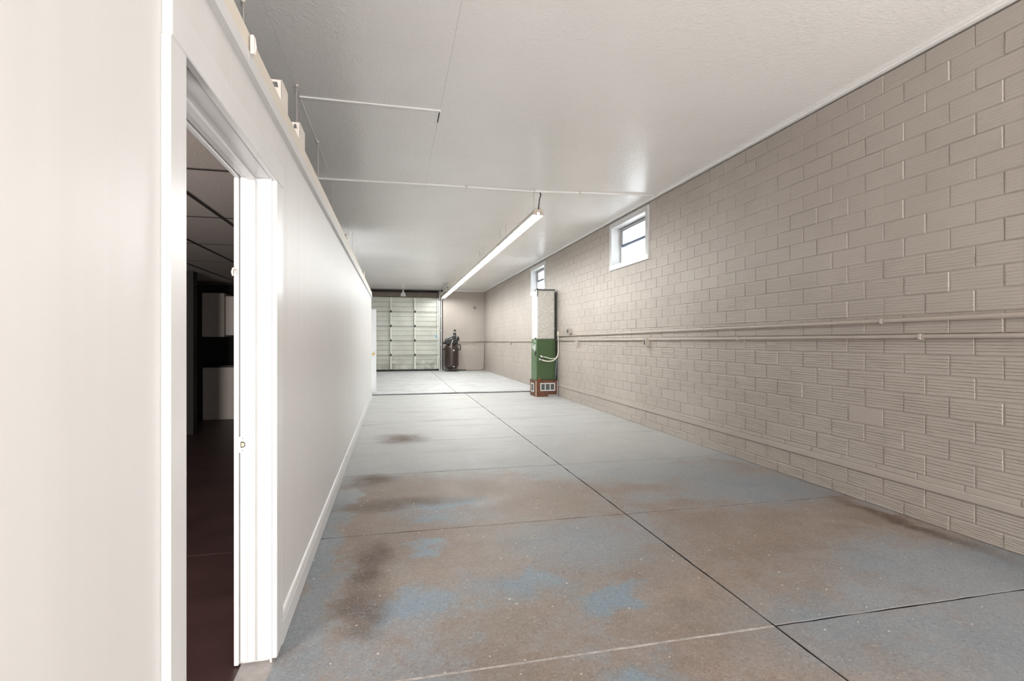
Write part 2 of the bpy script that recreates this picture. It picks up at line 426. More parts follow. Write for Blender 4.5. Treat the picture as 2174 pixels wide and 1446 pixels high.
for ri, (z0, h, off, sm) in enumerate(rows):
    base = 2.557+CW*off-CW*30
    for n in range(0, 92):
        y0 = base+CW*n+J/2; y1 = y0+CW-J
        y0 += random.uniform(-.003, .003); y1 += random.uniform(-.003, .003)
        if y1 < -4.1 or y0 > YB-.03: continue
        y1 = min(y1, YB-.01)
        segs = [(y0, y1)]
        for (a, b, c, d) in WINS:
            if z0+h > c+.02 and z0 < d-.02:
                s2 = []
                for p, q in segs:
                    if q <= a+.03 or p >= b-.03: s2.append((p, q)); continue
                    if p < a+.03: s2.append((p, a+.03))
                    if q > b-.03: s2.append((b-.03, q))
                segs = s2
        for p, q in segs:
            if q-p < .02: continue
            sm2 = sm or random.random() < .0015 or (4.9 < p < 6.4 and .33 < z0 < .6 and random.random() < .6) or (7.2 < p < 8.6 and .3 < z0 < .85)
            todo.append((p, q, z0, h, sm2))
inview = [t for t in todo if t[1] > 2.28]
# in front of the frame edge only what the lens takes in: at y the wall runs out of frame
inview.sort(key=lambda t: t[0]); near = set(id(t) for t in inview[:300])
V, Fc = [], []
for t in todo:
    p, q, z0, h, sm = t
    dx = random.gauss(0, .0011); dx = max(-.003, min(.003, dx))
    if id(t) in near:
        o = link('tile', near_mesh(CW-J if q-p > CW-.02 else q-p, h, sm, groove(z0)), wr, (dx, p, z0))
    else: add_tile(V, Fc, p, q, z0, tile_prof(h, sm or (p > 12.5 and random.random() < .6), groove(z0)), dx, 3 if p < 12 else 1, (1.0 if z0 < 1.25 else (.8 if z0 < 1.9 else .58))*(1.0 if p < 8.5 else max(.4, 1-(p-8.5)/6)))
me = bpy.data.meshes.new('tile_field'); me.from_pydata(V, [], Fc); me.materials.append(M['block']); me.update()
o = link('tile_field', me, wr); o['kind'] = 'stuff'
# projecting lip of the two smooth courses
MB().prism([(-.012, .284), (-.012, .240), (-.004, .233), (.006, .233), (.006, .292)], 1, -4.2, 11.4).build('ledge', 'block', wr)
# white cove strip and dark gap where wall meets ceiling
struct(link('trim_3', MB().prism([(-.036, 3.402), (-.036, 3.386), (-.028, 3.378), (.03, 3.378), (.03, 3.402)], 1, -4.2, YB).mesh('trim_3', M['bright_trim']), None, RW)).rotation_euler[2] = TR

# ------------------------------------------------------------------ windows
def window(i, a, b, c, d):
    w_ = root('window_%d' % i, RW, TR)
    cw = .085; t = -.022
    MB().box(t, .012, a, b, d-cw, d, .004).build('casing', 'trim', w_); MB().box(t, .012, a, b, c, c+cw, .004).build('casing', 'trim', w_)
    MB().box(t, .012, a, a+cw, c+cw, d-cw, .004).build('casing', 'trim', w_); MB().box(t, .012, b-cw, b, c+cw, d-cw, .004).build('casing', 'trim', w_)
    A, B, Cz, D = a+cw-.004, b-cw+.004, c+cw-.004, d-cw+.004
    l = MB(); l.box(0, .31, A-.02, A, Cz-.02, D+.02); l.box(0, .31, B, B+.02, Cz-.02, D+.02); l.box(0, .31, A, B, D, D+.02); l.box(0, .31, A, B, Cz-.02, Cz)
    l.build('jamb', 'trim', w_)
    s = .15; f = .04
    m = MB(); m.box(s, s+.04, A, A+f, Cz, D, .003); m.box(s, s+.04, B-f, B, Cz, D, .003); m.box(s, s+.04, A+f, B-f, D-f, D, .003); m.box(s, s+.04, A+f, B-f, Cz, Cz+f, .003)
    sh = m.build('sash', 'trim', w_)
    zm = (Cz+D)/2+.02
    MB().box(s+.002, s+.045, A+f, B-f, zm-.019, zm+.019, .003).build('meeting_rail', 'sashblue', sh)
    MB().box(s-.008, s+.02, B-f-.022, B-f, zm, D-f, .002).build('sash_channel', 'channel', sh)
    MB().box(s-.008, s+.02, A+f, B-f, D-f-.012, D-f, .002).build('sash_channel', 'channel', sh)
    MB().box(s-.012, s, A, B, D-.010, D, .001).build('sash_stop', 'channel', sh)
    MB().box(s+.02, s+.024, A+f-.005, B-f+.005, Cz+f-.005, zm-.01).build('pane', 'glass', sh)
    MB().box(s+.028, s+.032, A+f-.005, B-f+.005, zm+.01, D-f+.005).build('pane', 'glass', sh)
for i, q in enumerate(WINS): window(i+1, *q)

# ------------------------------------------------------------------ far wall with the overhead door
wb_ = root('wall_back', (0, YB, 0))
DX0, DX1, DZ1 = -1.12, 1.80, 3.10
cb = MB(); cb.box(DX1, 4.1, .006, .3, -.1, 3.5); cb.box(-4.7, DX0, .006, .3, -.1, 3.5); cb.box(DX0, DX1, .006, .3, DZ1, 3.5)
cb.build('mortar', 'block', wb_)
V, Fc = [], []
def back_tile(x0, x1, z0, h, dx):
    b = len(V)
    for xx, e in ((x0, .0026), (x0+.004, 0), (x1-.004, 0), (x1, .0026)):
        for yy, z in ((.0026, 0), (0, .005), (0, h-.005), (.0026, h)): V.append((xx, min(.0028, yy+e)+.003+dx, z0+z))
    for s in range(3):
        for i in range(3):
            a = b+s*4+i; Fc.append((a, a+4, a+5, a+1))
for k in range(23):
    z0 = FZ+.02+k*RH; h = min(RH-J, 3.37-z0)
    for n in range(8):
        x1 = 3.735-CW*n-(CW/2 if k % 2 else 0); x0 = x1-CW+J
        if n == 0 and k % 2: back_tile(x1+J, 3.735, z0, h, 0)
        if x1 < 1.95: continue
        back_tile(max(x0, 1.93), x1, z0, h, random.uniform(-.001, .0015))
me = bpy.data.meshes.new('block_field'); me.from_pydata(V, [], Fc); me.materials.append(M['block']); me.update()
o = link('block_field', me, wb_); o['kind'] = 'stuff'
struct(MB().prism([(YB-.03, 3.402), (YB-.03, 3.392), (YB-.012, 3.376), (YB+.01, 3.376), (YB+.01, 3.402)], 0, 1.95, 3.73).build('trim_4', 'bright_trim'))
struct(MB().box(-1.35, 1.83, YB-.045, YB+.005, 3.105, 3.37, .006).build('trim_5', 'header'))
struct(MB().box(1.875, 1.93, YB-.05, YB+.006, FZ, 3.1, .004).build('trim_6', 'white'))

d2 = root('door_2', (0, YB, 0))
SH = .597; SZ = .11
for k in range(5):
    z0 = SZ+SH*k; z1 = z0+SH-.016
    s = MB()
    prof = [(.04, z0), (-.022, z0), (-.022, z0+.026), (.012, z0+.032)]
    for f in (1/3, 2/3):
        zc = z0+(z1-z0)*f
        prof += [(.012, zc-.016), (.034, zc-.006), (.034, zc+.006), (.012, zc+.016)]
    prof += [(.012, z1-.032), (-.022, z1-.026), (-.022, z1), (.04, z1)]
    s.prism(prof, 0, DX0, DX1)
    sec = s.build('section', 'door', d2)
    for xc in (DX0+.03, -.151, .82, DX1-.035):
        st = MB(); wd = .034
        st.box(xc-wd, xc+wd, -.055, .012, z0+.012, z1-.012, .004); st.build('stile', 'stile', sec)
    if k:
        for xc in (-.151, .82): MB().box(xc-.03, xc+.03, -.066, -.05, z0-.05, z0+.045, .004).build('hinge', 'dark', sec)
        for xc in (DX1-.02,): MB().box(xc-.03, xc+.05, -.05, -.03, z0-.04, z0+.035, .004).build('hinge', 'plate_metal', sec)
MB().box(DX0, DX1, -.02, .03, FZ, SZ-.004, .004).build('bottom_seal', 'dark', d2)
MB().box(DX0, DX1, .042, .07, FZ, DZ1).build('backing', 'cavity', d2)  # dark sheet stands in for the shadow in the section gaps
MB().box(DX1-.13, DX1-.04, -.013, .011, 1.42, 1.52, .001).build('sticker', 'blue', d2, label='small blue and white paper sticker')
lk = MB(); lk.box(.72, .76, -.04, .01, .26, .42, .004); lk.box(.66, .80, -.05, -.03, .31, .35, .004); lk.build('lock_handle', 'plate_metal', d2)
# vertical track, bend and horizontal track running towards the camera
for x in (1.83, -1.16):
    tk = MB(); prof2 = [(-.024, 0), (-.024, .05), (-.018, .05), (-.018, .006), (.018, .006), (.018, .05), (.024, .05), (.024, 0)]
    tk.box(x-.03, x+.03, -.10, -.095, FZ, 2.95); tk.box(x-.03, x-.024, -.10, -.05, FZ, 2.95); tk.box(x+.024, x+.03, -.10, -.05, FZ, 2.95)
    tk.build('track', 'track_metal', d2)
    ht = MB(); P = arc((-.33, 2.95), .235, 0, 90, 8, lambda a, b: (x, a, b))+[(x, -3.0, 3.185)]
    ht.tube(P, .030, 6); ht.build('track', 'track_metal', d2)
    dk = MB(); P = arc((-.33, 2.95), .275, 0, 90, 8, lambda a, b: (x+.045, a, b))+[(x+.045, -3.0, 3.225)]
    dk.tube([(x+.045, -.055, .1)]+P, .014, 6); dk.build('track_edge', 'dark', d2)
    hg = MB(); hg.tube([(x, -2.98, 3.17), (x-.13, -2.9, 3.40)], .012, 6); hg.tube([(x+.0, -2.98, 3.17), (x+.02, -2.98, 3.40)], .016, 6); hg.box(x-.16, x+.08, -3.02, -2.86, 3.385, 3.401); hg.build('hanger_bracket', 'track_metal', d2)
    for zz in (.5, 1.1, 1.7, 2.3): MB().box(x-.012, x+.05, -.10, .006, zz, zz+.05).build('track_bracket', 'plate_metal', d2)
sh = MB(); sh.tube([(-1.3, -.12, 3.33), (1.95, -.12, 3.33)], .022, 8); sh.build('torsion_shaft', 'dark', d2)
sp = MB(); sp.tube([(-1.1, -.12, 3.33), (.28, -.12, 3.33)], .042, 10); sp.tube([(.4, -.12, 3.33), (1.7, -.12, 3.33)], .042, 10); sp.build('torsion_spring', 'black', d2)
br = MB(); br.prism([(.23, 3.12), (.45, 3.12), (.42, 3.27), (.26, 3.27)], 1, -.06, -.046); br.box(.31, .37, -.16, -.06, 3.16, 3.38, .004); br.build('center_bracket', 'track_metal', d2)
MB().box(1.80, 1.96, -.16, -.01, 3.16, 3.36, .01).build('end_bracket', 'track_metal', d2)
dr = MB(); dr.lathe([(.03, -.03), (.085, -.03), (.085, .03), (.03, .03)], (1.93, -.12, 3.33), 18, 'x'); dr.build('cable_drum', 'dark', d2)

# ------------------------------------------------------------------ unseen rear wall, its opening sized for the sky light it lets in
struct(MB().box(-4.7, 1.0, -4.5, -4.2, -.1, 3.5).box(3.6, 4.1, -4.5, -4.2, -.1, 3.5).box(1.0, 3.6, -4.5, -4.2, 1.9, 3.5).build('wall_front', 'block'))

# ------------------------------------------------------------------ left partition
LO = (-.456, 0, 0)
wl = root('wall_left', LO, TL)
WT = 2.215; rise = .0085
DY0, DY1, DH = 1.29, 2.214, 1.945
def lbox(mb, x0, x1, y0, y1, z0, zt0, bev=0):   # box whose top follows the slight rise of the cap
    mb.prism([(y0, z0), (y1, z0), (y1, zt0+rise*y1), (y0, zt0+rise*y0)], 0, x0, x1)
cap0 = 2.195
mb = MB(); LE = 12.02
for a, b, z in ((-4.2, DY0-.02, -.05), (DY0-.02, DY1+.02, DH+.02), (DY1+.02, LE, -.05)):
    lbox(mb, -.140, -.024, a, b, z, cap0)
mb.build('wall_core', 'white', wl)
seams = [-4.2, .45, 1.69, 2.50]+[2.50+1.22*k for k in range(1, 8)]+[LE]
for a, b in zip(seams, seams[1:]):
    gap = .0008 if b <= 2.6 else .0004
    pcs = []
    if b <= DY0: pcs = [(a, b, .002)]
    elif a < DY0 < b: pcs = [(a, DY0, .002), (DY0, b, DH+.01)]
    elif a < DY1 < b: pcs = [(a, DY1, DH+.01), (DY1, b, .002)]
    else: pcs = [(a, b, .002)]
    for j, (p, q, z) in enumerate(pcs):
        m = MB(); g0 = gap if p == a else 0; g1 = gap if q == b else 0
        lbox(m, -.025, -.018, p+g0, q-g1, z, cap0); m.build('wall_panel', 'white', wl)
# fascia and cap strips
def capbox(x0, x1, y0, y1, z0, z1):
    m = MB(); m.prism([(y0, z0+rise*y0), (y1, z0+rise*y1), (y1, z1+rise*y1), (y0, z1+rise*y0)], 0, x0, x1); return m
t7 = root('trim_7', LO, TL)
for a, b in ((-4.2, 1.79), (1.792, 4.2), (4.202, 7.7), (7.702, LE+.005)): capbox(-.03, .004, a, b, 2.176, 2.222).build('strip', 'trim', t7)
t8 = root('trim_8', LO, TL); capbox(-.05, -.004, -4.2, LE+.01, 2.2225, 2.298).build('fascia', 'beige', t8)
capbox(-.15, -.05, -4.2, LE, 2.192, 2.215).build('plate', 'trim', t8)
struct(link('trim_9', MB().box(-.145, -.014, LE, LE+.018, 0, 2.29, .003).mesh('trim_9', M['trim']), None, LO)).rotation_euler[2] = TL
# baseboard after the side door
bb = root('baseboard_left', LO, TL)
bp = [(-.018, .003), (.000, .003), (.000, .088), (-.004, .097), (-.004, .108), (-.010, .118), (-.018, .122)]
for a, b in ((DY1+.118, 6.1), (6.102, LE)): MB().prism(bp, 1, a, b).build('board', 'trim', bb)
struct(link('baseboard_front', MB().prism(bp, 1, -4.2, DY0-.09).mesh('baseboard_front', M['trim']), None, LO)).rotation_euler[2] = TL

# side doorway frame
d1 = root('door_1', LO, TL)
def vbox(name, x0, x1, y0, y1, z0, z1, mat='trim', bev=.003, label=None, parent=None): return MB().box(x0, x1, y0, y1, z0, z1, bev).build(name, mat, parent or d1, label=label)
vbox('casing', -.018, .002, DY0-.088, DY0, .012, DH+.001)
vbox('casing', -.018, .002, DY1, DY1+.118, .018, DH+.001)
vbox('casing', -.018, .0035, DY0-.083, DY1+.118, DH+.001, DH+.088)
jx0, jx1 = -.136, -.022
vbox('jamb', jx0, jx1, DY0-.022, DY0-.006, .0, DH+.008); vbox('jamb', jx0, jx1, DY1+.006, DY1+.022, .014, DH+.008); vbox('jamb', jx0, jx1, DY0-.022, DY1+.022, DH+.008, DH+.024)
vbox('stop', -.107, -.078, DY1-.007, DY1+.006, .02, DH-.004); vbox('stop', -.107, -.078, DY0-.006, DY0+.007, .01, DH-.004); vbox('stop', -.107, -.078, DY0-.006, DY1+.006, DH-.004, DH+.008)
for (p, q) in ((DY0-.09, DY0-.002), (DY1+.002, DY1+.09)): vbox('casing', -.158, -.140, p, q, .005, DH+.004)
vbox('casing', -.158, -.140, DY0-.09, DY1+.09, DH+.004, DH+.09)
# strike plate with its latch hole
zc = .885; yf = DY1+.0055
spm = MB(); spm.prism([(-.108, zc-.033), (-.136, zc-.033), (-.1475, zc-.021), (-.1475, zc+.021), (-.136, zc+.033), (-.108, zc+.033)], 1, yf-.003, yf+.001)
spl = spm.build('strike_plate', 'trim', d1, label='painted strike plate with an open latch hole')
MB().prism([(-.133, zc-.012), (-.122, zc-.012), (-.116, zc-.006), (-.116, zc+.006), (-.122, zc+.012), (-.133, zc+.012)], 1, yf-.0036, yf-.0028).build('latch_hole', 'dark', spl)
MB().prism([(-.130, zc-.008), (-.122, zc-.008), (-.119, zc-.004), (-.119, zc+.006), (-.130, zc+.008)], 1, yf-.0042, yf-.0034).build('latch_wood', 'wood_edge', spl)
for dz in (-.024, .025): MB().lathe([(.0018, -.0038), (.0018, -.0028)], (-.126, yf, zc+dz), 8, 'y').build('screw', 'dark', spl)
hk = MB(); hk.tube([(-.150, DY1-.002, 1.58), (-.156, DY1-.014, 1.585), (-.158, DY1-.018, 1.57), (-.156, DY1-.014, 1.555)], .004, 6); hk.build('hook', 'endcap', d1)

# ------------------------------------------------------------------ side room seen through the doorway
RC = 2.262
fr = root('floor')
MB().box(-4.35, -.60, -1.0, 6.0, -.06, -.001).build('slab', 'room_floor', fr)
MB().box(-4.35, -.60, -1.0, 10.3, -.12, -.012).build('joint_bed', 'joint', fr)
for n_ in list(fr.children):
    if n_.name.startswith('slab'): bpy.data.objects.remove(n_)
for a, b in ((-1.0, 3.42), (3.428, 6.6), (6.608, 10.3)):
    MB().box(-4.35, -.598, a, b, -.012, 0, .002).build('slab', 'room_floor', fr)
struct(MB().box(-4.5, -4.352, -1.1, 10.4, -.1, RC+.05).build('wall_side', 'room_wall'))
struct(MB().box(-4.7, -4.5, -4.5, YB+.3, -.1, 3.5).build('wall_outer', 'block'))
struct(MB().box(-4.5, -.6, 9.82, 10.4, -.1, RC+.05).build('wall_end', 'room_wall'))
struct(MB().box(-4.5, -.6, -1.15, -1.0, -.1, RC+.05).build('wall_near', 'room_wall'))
struct(MB().box(-4.3, -2.72, 7.86, 8.0, 0, RC-.005).build('wall_wing', 'room_wall'))
c2 = root('ceiling')
MB().box(-4.45, -.62, -1.1, 10.4, RC+.03, RC+.05).build('ceiling_deck', 'cavity', c2)
gx = [-4.35, -3.75, -3.14, -2.53, -1.925, -1.318, -.71, -.612]; gy = [-1.0, .74, 1.96, 3.18, 4.40, 5.62, 6.84, 8.06, 9.28, 9.82]
for a, b in zip(gx, gx[1:]):
    for p, q in zip(gy, gy[1:]): MB().box(a+.006, b-.006, p+.006, q-.006, RC+.004, RC+.02, .004).build('ceiling_tile', 'tile', c2)
for x in gx[1:-1]: MB().box(x-.012, x+.012, -1.0, 9.82, RC-.003, RC+.02).build('grid_tee', 'grid', c2)
for y in gy[1:-1]:
    MB().box(-4.35, -.612, y-.011, y+.011, RC-.001, RC+.015).build('grid_tee', 'grid', c2)
def cabinet(name, label, x0, x1, y0, y1, z0, z1, group, kick=0, handle=True):
    t = thing(name, (x0, y0, z0), label, 'cabinet', group)
    W_, D_, H_ = x1-x0, y1-y0, z1-z0
    MB().box(0, W_, .02, D_, kick, H_, .002).build('body', 'cabinet', t)
    if kick: MB().box(.0, W_, .08, D_, 0, kick).build('toe_kick', 'worktop', t)
    dd = MB().box(.003, W_-.003, 0, .0195, kick+.004, H_-.004, .003).build('door', 'cabinet', t)
    if handle: MB().tube([(W_-.04, 0, H_-.22), (W_-.04, -.025, H_-.22), (W_-.04, -.025, H_-.12), (W_-.04, 0, H_-.12)], .005, 6).build('handle', 'plate_metal', dd)
    return t
cabinet('wall_cabinet', 'grey wall cabinet above the black worktop, nearest the dark wing wall', -3.06, -2.735, 9.2, 9.80, 1.36, 2.08, 'kitchen cabinets in the side room', 0, False)
cabinet('wall_cabinet', 'slightly lower grey wall cabinet set back to the right of its taller neighbour', -2.73, -1.95, 9.26, 9.80, 1.385, 2.035, 'kitchen cabinets in the side room', 0, False)
cabinet('base_cabinet', 'tall grey base cabinet below the black worktop in the side room', -3.05, -2.15, 9.2, 9.80, .0, .86, 'kitchen cabinets in the side room', .0)
tag(MB().box(-3.06, -2.14, 9.19, 9.80, .861, .895, .004).build('worktop', 'worktop'), 'black worktop slab lying on the grey base cabinet', 'worktop')
tp = thing('faucet', (-2.56, 9.62, .896), 'small chrome faucet standing on the black worktop', 'faucet')
MB().lathe([(.03, 0), (.03, .015), (.016, .03), (.012, .10), (.012, .14)], seg=12).build('base', 'chrome', tp); MB().tube([(0, 0, .13)]+arc((.08, .16), .07, 180, 20, 8, lambda a, b: (a-.01, 0, b+.02)), .010, 8).build('spout', 'chrome', tp)

# ------------------------------------------------------------------ far white door leaf past the end of the partition
d3 = root('door_3', (-.43, 12.62, FZ))
MB().box(-.84, 0, 0, .04, .005, 2.02, .004).build('leaf', 'trim', d3)
for z in (.2, 1.15): MB().box(-.72, -.12, -.006, .0, z, z+.72, .004).build('panel', 'trim', d3)
kn = MB(); kn.lathe([(.026, 0), (.026, -.006), (.012, -.012), (.012, -.035), (.026, -.045), (.03, -.058), (.022, -.07), (.004, -.074)], (-.062, 0, .945), 14, 'y'); kn.build('door_knob', 'brass', d3, label='round brass door knob')

# ------------------------------------------------------------------ strip lights
def make_light(i):
    L_ = 2.375
    t = thing('strip_light', (1.945, 6.80, 3.05), '', 'light', 'row of fluorescent strip lights')
    MB().prism([(-.075, -.004), (-.056, .034), (.056, .034), (.075, -.004), (.078, -.002), (.058, .058), (.037, .09), (-.037, .09), (-.058, .058), (-.078, -.002)], 1, .03, L_-.03).build('housing', 'fixture', t)
    for y0, y1 in ((0, .035), (L_-.035, L_)):
        e = MB(); e.prism([(-.079, -.004), (-.05, -.004), (-.034, .030), (.034, .030), (.05, -.004), (.079, -.004), (.060, .06), (.038, .094), (-.038, .094), (-.060, .06)], 1, y0, y1); e.build('end_cap', 'endcap', t)
        for x in (-.030, .030): MB().box(x-.014, x+.014, y0+.004, y1-.004, -.010, .032, .003).build('lamp_holder', 'endcap', t)
    for x in (-.030, .030): MB().tube([(x, .03, .006), (x, L_-.03, .006)], .0165, 10).build('tube', 'tube', t)
    for y in (.25, L_-.25): MB().tube([(0, y, .09), (0, y, .352)], .004, 6).build('hanger', 'fixture', t)
    return t
labs = ['nearest strip light, its cream end cap under the black supply cable', 'second strip light from the near end of the row', 'third strip light from the near end of the row',
        'fourth strip light in the row, third from the far wall', 'fifth strip light in the row, second from the far wall', 'farthest strip light, beside the overhead door track']
l0 = make_light(0)
for i in range(6):
    o = l0 if i == 0 else copy_thing(l0)
    o.location = (1.945, 6.80+2.385*i, 3.05); o['label'] = labs[i]
cab = MB(); cab.tube([(1.975, 6.85, 3.385), (1.985, 6.82, 3.33), (1.955, 6.79, 3.25), (1.945, 6.785, 3.16), (1.945, 6.788, 3.12)], .0075, 8)
tag(cab.build('supply_cable', 'dark'), 'short dark cable dropping from the ceiling pipe to the nearest strip light', 'cable')

# ceiling conduit across the room
cc = thing('ceiling_conduit', (0, 0, CEIL-.015), 'white painted pipe running across the ceiling to the right wall', 'pipe')
MB().tube([(-1.6, 7.0, 0), (-.95, 6.945, 0), (.6, 6.87, -.002), (1.95, 6.86, -.002), (2.7, 6.76, 0), (3.66, 6.68, 0)], .0125, 10).build('pipe', 'bright_trim', cc)
MB().box(1.90, 2.06, 6.82, 6.90, -.022, .012, .006).build('conduit_body', 'bright_trim', cc)
for x, y in ((.95, 6.865), (2.55, 6.785)): MB().box(x-.012, x+.012, y-.03, y+.03, -.017, .012, .003).build('strap', 'trim', cc)

# ------------------------------------------------------------------ pipes and boxes on the right wall (local frame of the wall)
def wthing(name, y, z, label, cat, group=None, off=0.0): return thing(name, (RW[0]+y*.003-off, y, z), label, cat, group, TR)
u = wthing('wall_conduit', 2.0, 1.457, 'taupe upper pipe along the right block wall, ending above the furnace cable', 'pipe', 'taupe wall pipes', .0)
MB().tube([(-.016, -6.1, .035), (-.016, 0, 0), (-.016, 5.3, -.030), (-.016, 9.3, -.052)], .0165, 10).build('pipe', 'pipe', u)
for y in (1.2, 3.5, 5.9, 8.2): MB().box(-.034, 0.004, y-.012, y+.012, -.02-y*.005, .02-y*.005, .003).build('strap', 'pipe', u)
l = wthing('wall_conduit', 2.0, 1.331, 'taupe lower pipe along the right block wall carrying the outlet boxes', 'pipe', 'taupe wall pipes', .0)
MB().tube([(-.016, -6.1, .010), (-.016, 0, 0), (-.016, 5.0, -.016), (-.016, 9.5, -.030)], .0155, 10).build('pipe', 'pipe', l)
for y in (.9, 2.9, 7.2): MB().box(-.034, 0.004, y-.012, y+.012, -.02-y*.0031, .02-y*.0031, .003).build('strap', 'pipe', l)
fp = wthing('wall_conduit', 12.1, 1.287, 'taupe pipe along the right wall behind and beyond the furnace', 'pipe', 'taupe wall pipes', .0)
MB().tube([(-.018, 0, 0), (-.018, 9.3, -.025)], .018, 8).build('pipe', 'pipe', fp)
bp_ = thing('wall_conduit', (2.62, YB, 1.262), 'taupe pipe across the far wall right of the compressor', 'pipe', 'taupe wall pipes')
MB().tube([(0, -.02, 0), (1.09, -.02, 0)], .018, 8).build('pipe', 'pipe', bp_); MB().tube([(0, -.015, -.09), (.42, -.015, -.09)], .010, 6).build('lower_pipe', 'pipe', bp_)
hk = tag(MB().tube(arc((3.3, 1.19), .055, 180, 340, 8, lambda a, b: (a, YB-.035, b))+[(3.355, YB-.03, 1.25)], .012, 6).build('wall_hook', 'pipe'), 'small taupe hook hanging under the far wall pipe', 'hook')
def obox(y, z, w_, h_, d_, label, hasdark=True, name='outlet_box', group='boxes on the wall pipes', off=0):
    t = wthing(name, y, z, label, 'box', group)
    MB().box(-d_, .004, -w_/2, w_/2, -h_/2, h_/2, .005).build('body', 'pipe', t)
    MB().box(-d_-.005, -d_, -w_/2-.003, w_/2+.003, -h_/2-.003, h_/2+.003, .002).build('cover_plate', 'plate_metal' if name == 'switch_box' else 'pipe', t)
    if hasdark: MB().box(-d_-.009, -d_-.004, -w_*.18, w_*.18, -h_*.3, h_*.3, .002).build('receptacle', 'dark', t)
    return t
obox(10.45, 1.505, .13, .11, .07, 'switch box with dark centre just above the upper pipe near the furnace', name='switch_box')
obox(6.97, 1.272, .085, .12, .06, 'square taupe outlet box on the lower pipe below the nearer window')
obox(9.95, 1.245, .09, .09, .055, 'small taupe outlet box on the lower pipe close to the furnace', False)
obox(16.3, 1.22, .09, .12, .05, 'small taupe box below the pipe just beyond the furnace', False)
obox(19.3, 1.205, .09, .12, .05, 'small taupe box below the pipe near the far corner', False)

# ------------------------------------------------------------------ furnace, plenum, base
b = thing('grille_box', (3.165, 11.30, 0), 'low brown plywood box with white framed grilles under the green furnace', 'base')
W_, D_, H_ = .515, .5, .37
sh_ = MB(); sh_.box(0, W_, 0, .018, 0, H_, .002); sh_.box(0, .018, .018, D_, 0, H_, .002); sh_.box(W_-.018, W_, .018, D_, 0, H_, .002); sh_.box(0, W_, D_-.018, D_, 0, H_, .002); sh_.build('box_panel', 'wood', b)
MB().box(-.004, W_+.004, -.004, D_, H_, H_+.012, .002).build('top_board', 'wood', b)
MB().box(-.003, .02, -.006, 0, 0, H_, .002).build('corner_strip', 'wood_edge', b)
MB().box(W_+.001, W_+.024, -.003, .03, 0, H_-.01, .002).build('side_strip', 'concrete', b)
MB().box(.30, W_, -.005, 0, 0, .045, .003).build('patch', 'concrete', b)
def grille(parent, x0, x1, z0, z1, bars):
    m = MB(); f = .02
    m.box(x0, x1, -.014, 0, z1-f, z1, .003); m.box(x0, x1, -.014, 0, z0, z0+f, .003); m.box(x0, x0+f, -.014, 0, z0+f, z1-f, .003); m.box(x1-f, x1, -.014, 0, z0+f, z1-f, .003)
    for k in range(1, bars): xx = x0+(x1-x0)*k/bars; m.box(xx-.009, xx+.009, -.012, 0, z0+f, z1-f, .002)
    gfr = m.build('grille', 'white_panel', parent)
    mm = MB(); mm.box(x0+f, x1-f, -.006, .004, z0+f, z1-f)
    nz = int((z1-z0-2*f)/.018)
    for k in range(nz): zz = z0+f+.009+k*.018; mm.box(x0+f, x1-f, -.009, -.006, zz-.002, zz+.002)
    mm.build('grille_mesh', 'mesh', gfr); return gfr
grille(b, .11, .465, .135, .315, 3)
gs = grille(b, -.38, -.14, .10, .30, 1); gs.rotation_euler[2] = -math.pi/2
gs.location = (0, 0, 0)
f = thing('furnace', (3.197, 11.33, .383), 'tall dark green furnace cabinet standing on the brown plywood box', 'furnace')
fw, fd, fh = .452, .45, .95
MB().box(0, fw, .012, fd, 0, fh, .006).build('cabinet_shell', 'green_side', f)
MB().box(.014, fw-.03, 0, .014, .01, fh-.004, .006).build('front_panel', 'green', f)
MB().box(fw-.028, fw, .002, .014, 0, fh, .004).build('corner_post', 'green', f)
lp = MB(); lp.prism([(.02, .0), (fd-.02, .0), (fd-.02, .62), (.17, .62), (.13, .56), (.06, .53), (.02, .50)], 0, -.010, .002); lp.build('side_panel', 'green_side', f, label='paler green side panel with a torn upper edge')
cv = MB(); cv.prism([(.02, .54), (.12, .58), (.16, .66), (.08, .72), (.02, .66)], 0, -.004, .004); cv.build('cutout', 'cavity', f)
for yy, z0, z1, w2 in ((.10, .66, .84, .07), (.22, .7, .8, .05), (.12, .87, .93, .05), (.3, .72, .86, .04)):
    m = MB(); m.prism([(yy, z0), (yy+w2, z0+.01), (yy+w2*.9, z1-.02), (yy+w2*.4, z1), (yy+.01, z1-.03)], 0, -.006, .003); m.build('torn_lining', 'white_panel', f, label='torn white lining scrap')
pl = thing('plenum', (3.215, 11.35, 1.3345), 'tall silver foil duct standing on top of the green furnace', 'duct')
pw, pd, ph = .42, .42, 1.15
MB().box(0.004, pw, .006, pd, 0, ph, .004).build('duct_body', 'foil', pl)
MB().box(0.012, pw-.006, -.002, .008, .006, ph-.03, .003).build('front_face', 'foil', pl)
MB().box(-.006, .006, 0, pd, .004, ph-.01, .002).build('side_face', 'white_panel', pl, label='smooth white side of the duct')
MB().box(-.01, .012, -.012, .0, 0, ph-.02, .003).build('corner_bead', 'white_panel', pl)
MB().box(.01, pw+.01, -.012, pd, ph-.025, ph+.012, .004).build('top_flange', 'mesh', pl)
for q in ((-.012, .022, -.016, .06, ph-.012, ph+.018), (-.006, .012, -.016, -.0125, ph-.17, ph-.013), (-.013, -.0065, .1, .16, ph-.05, ph+.01)): MB().box(*q, .001).build('tape', 'dark', pl)
MB().box(pw+.002, pw+.06, .10, pd-.05, .0, ph-.05, .004).build('shade_strip', 'mesh', pl)  # dark strip stands in for the shadow gap between duct and wall
for k in range(7): MB().box(pw+.01, pw+.055, .094, .10, .08+k*.15, .088+k*.15).build('shade_strip_seam', 'plate_metal', pl) if k % 2 else None
for k in range(4): MB().lathe([(.012, 0), (.016, .018), (.006, .03)], (-.004+.0*k, .03+k*.05, .0), 8).build('screw_clip', 'dark', pl)
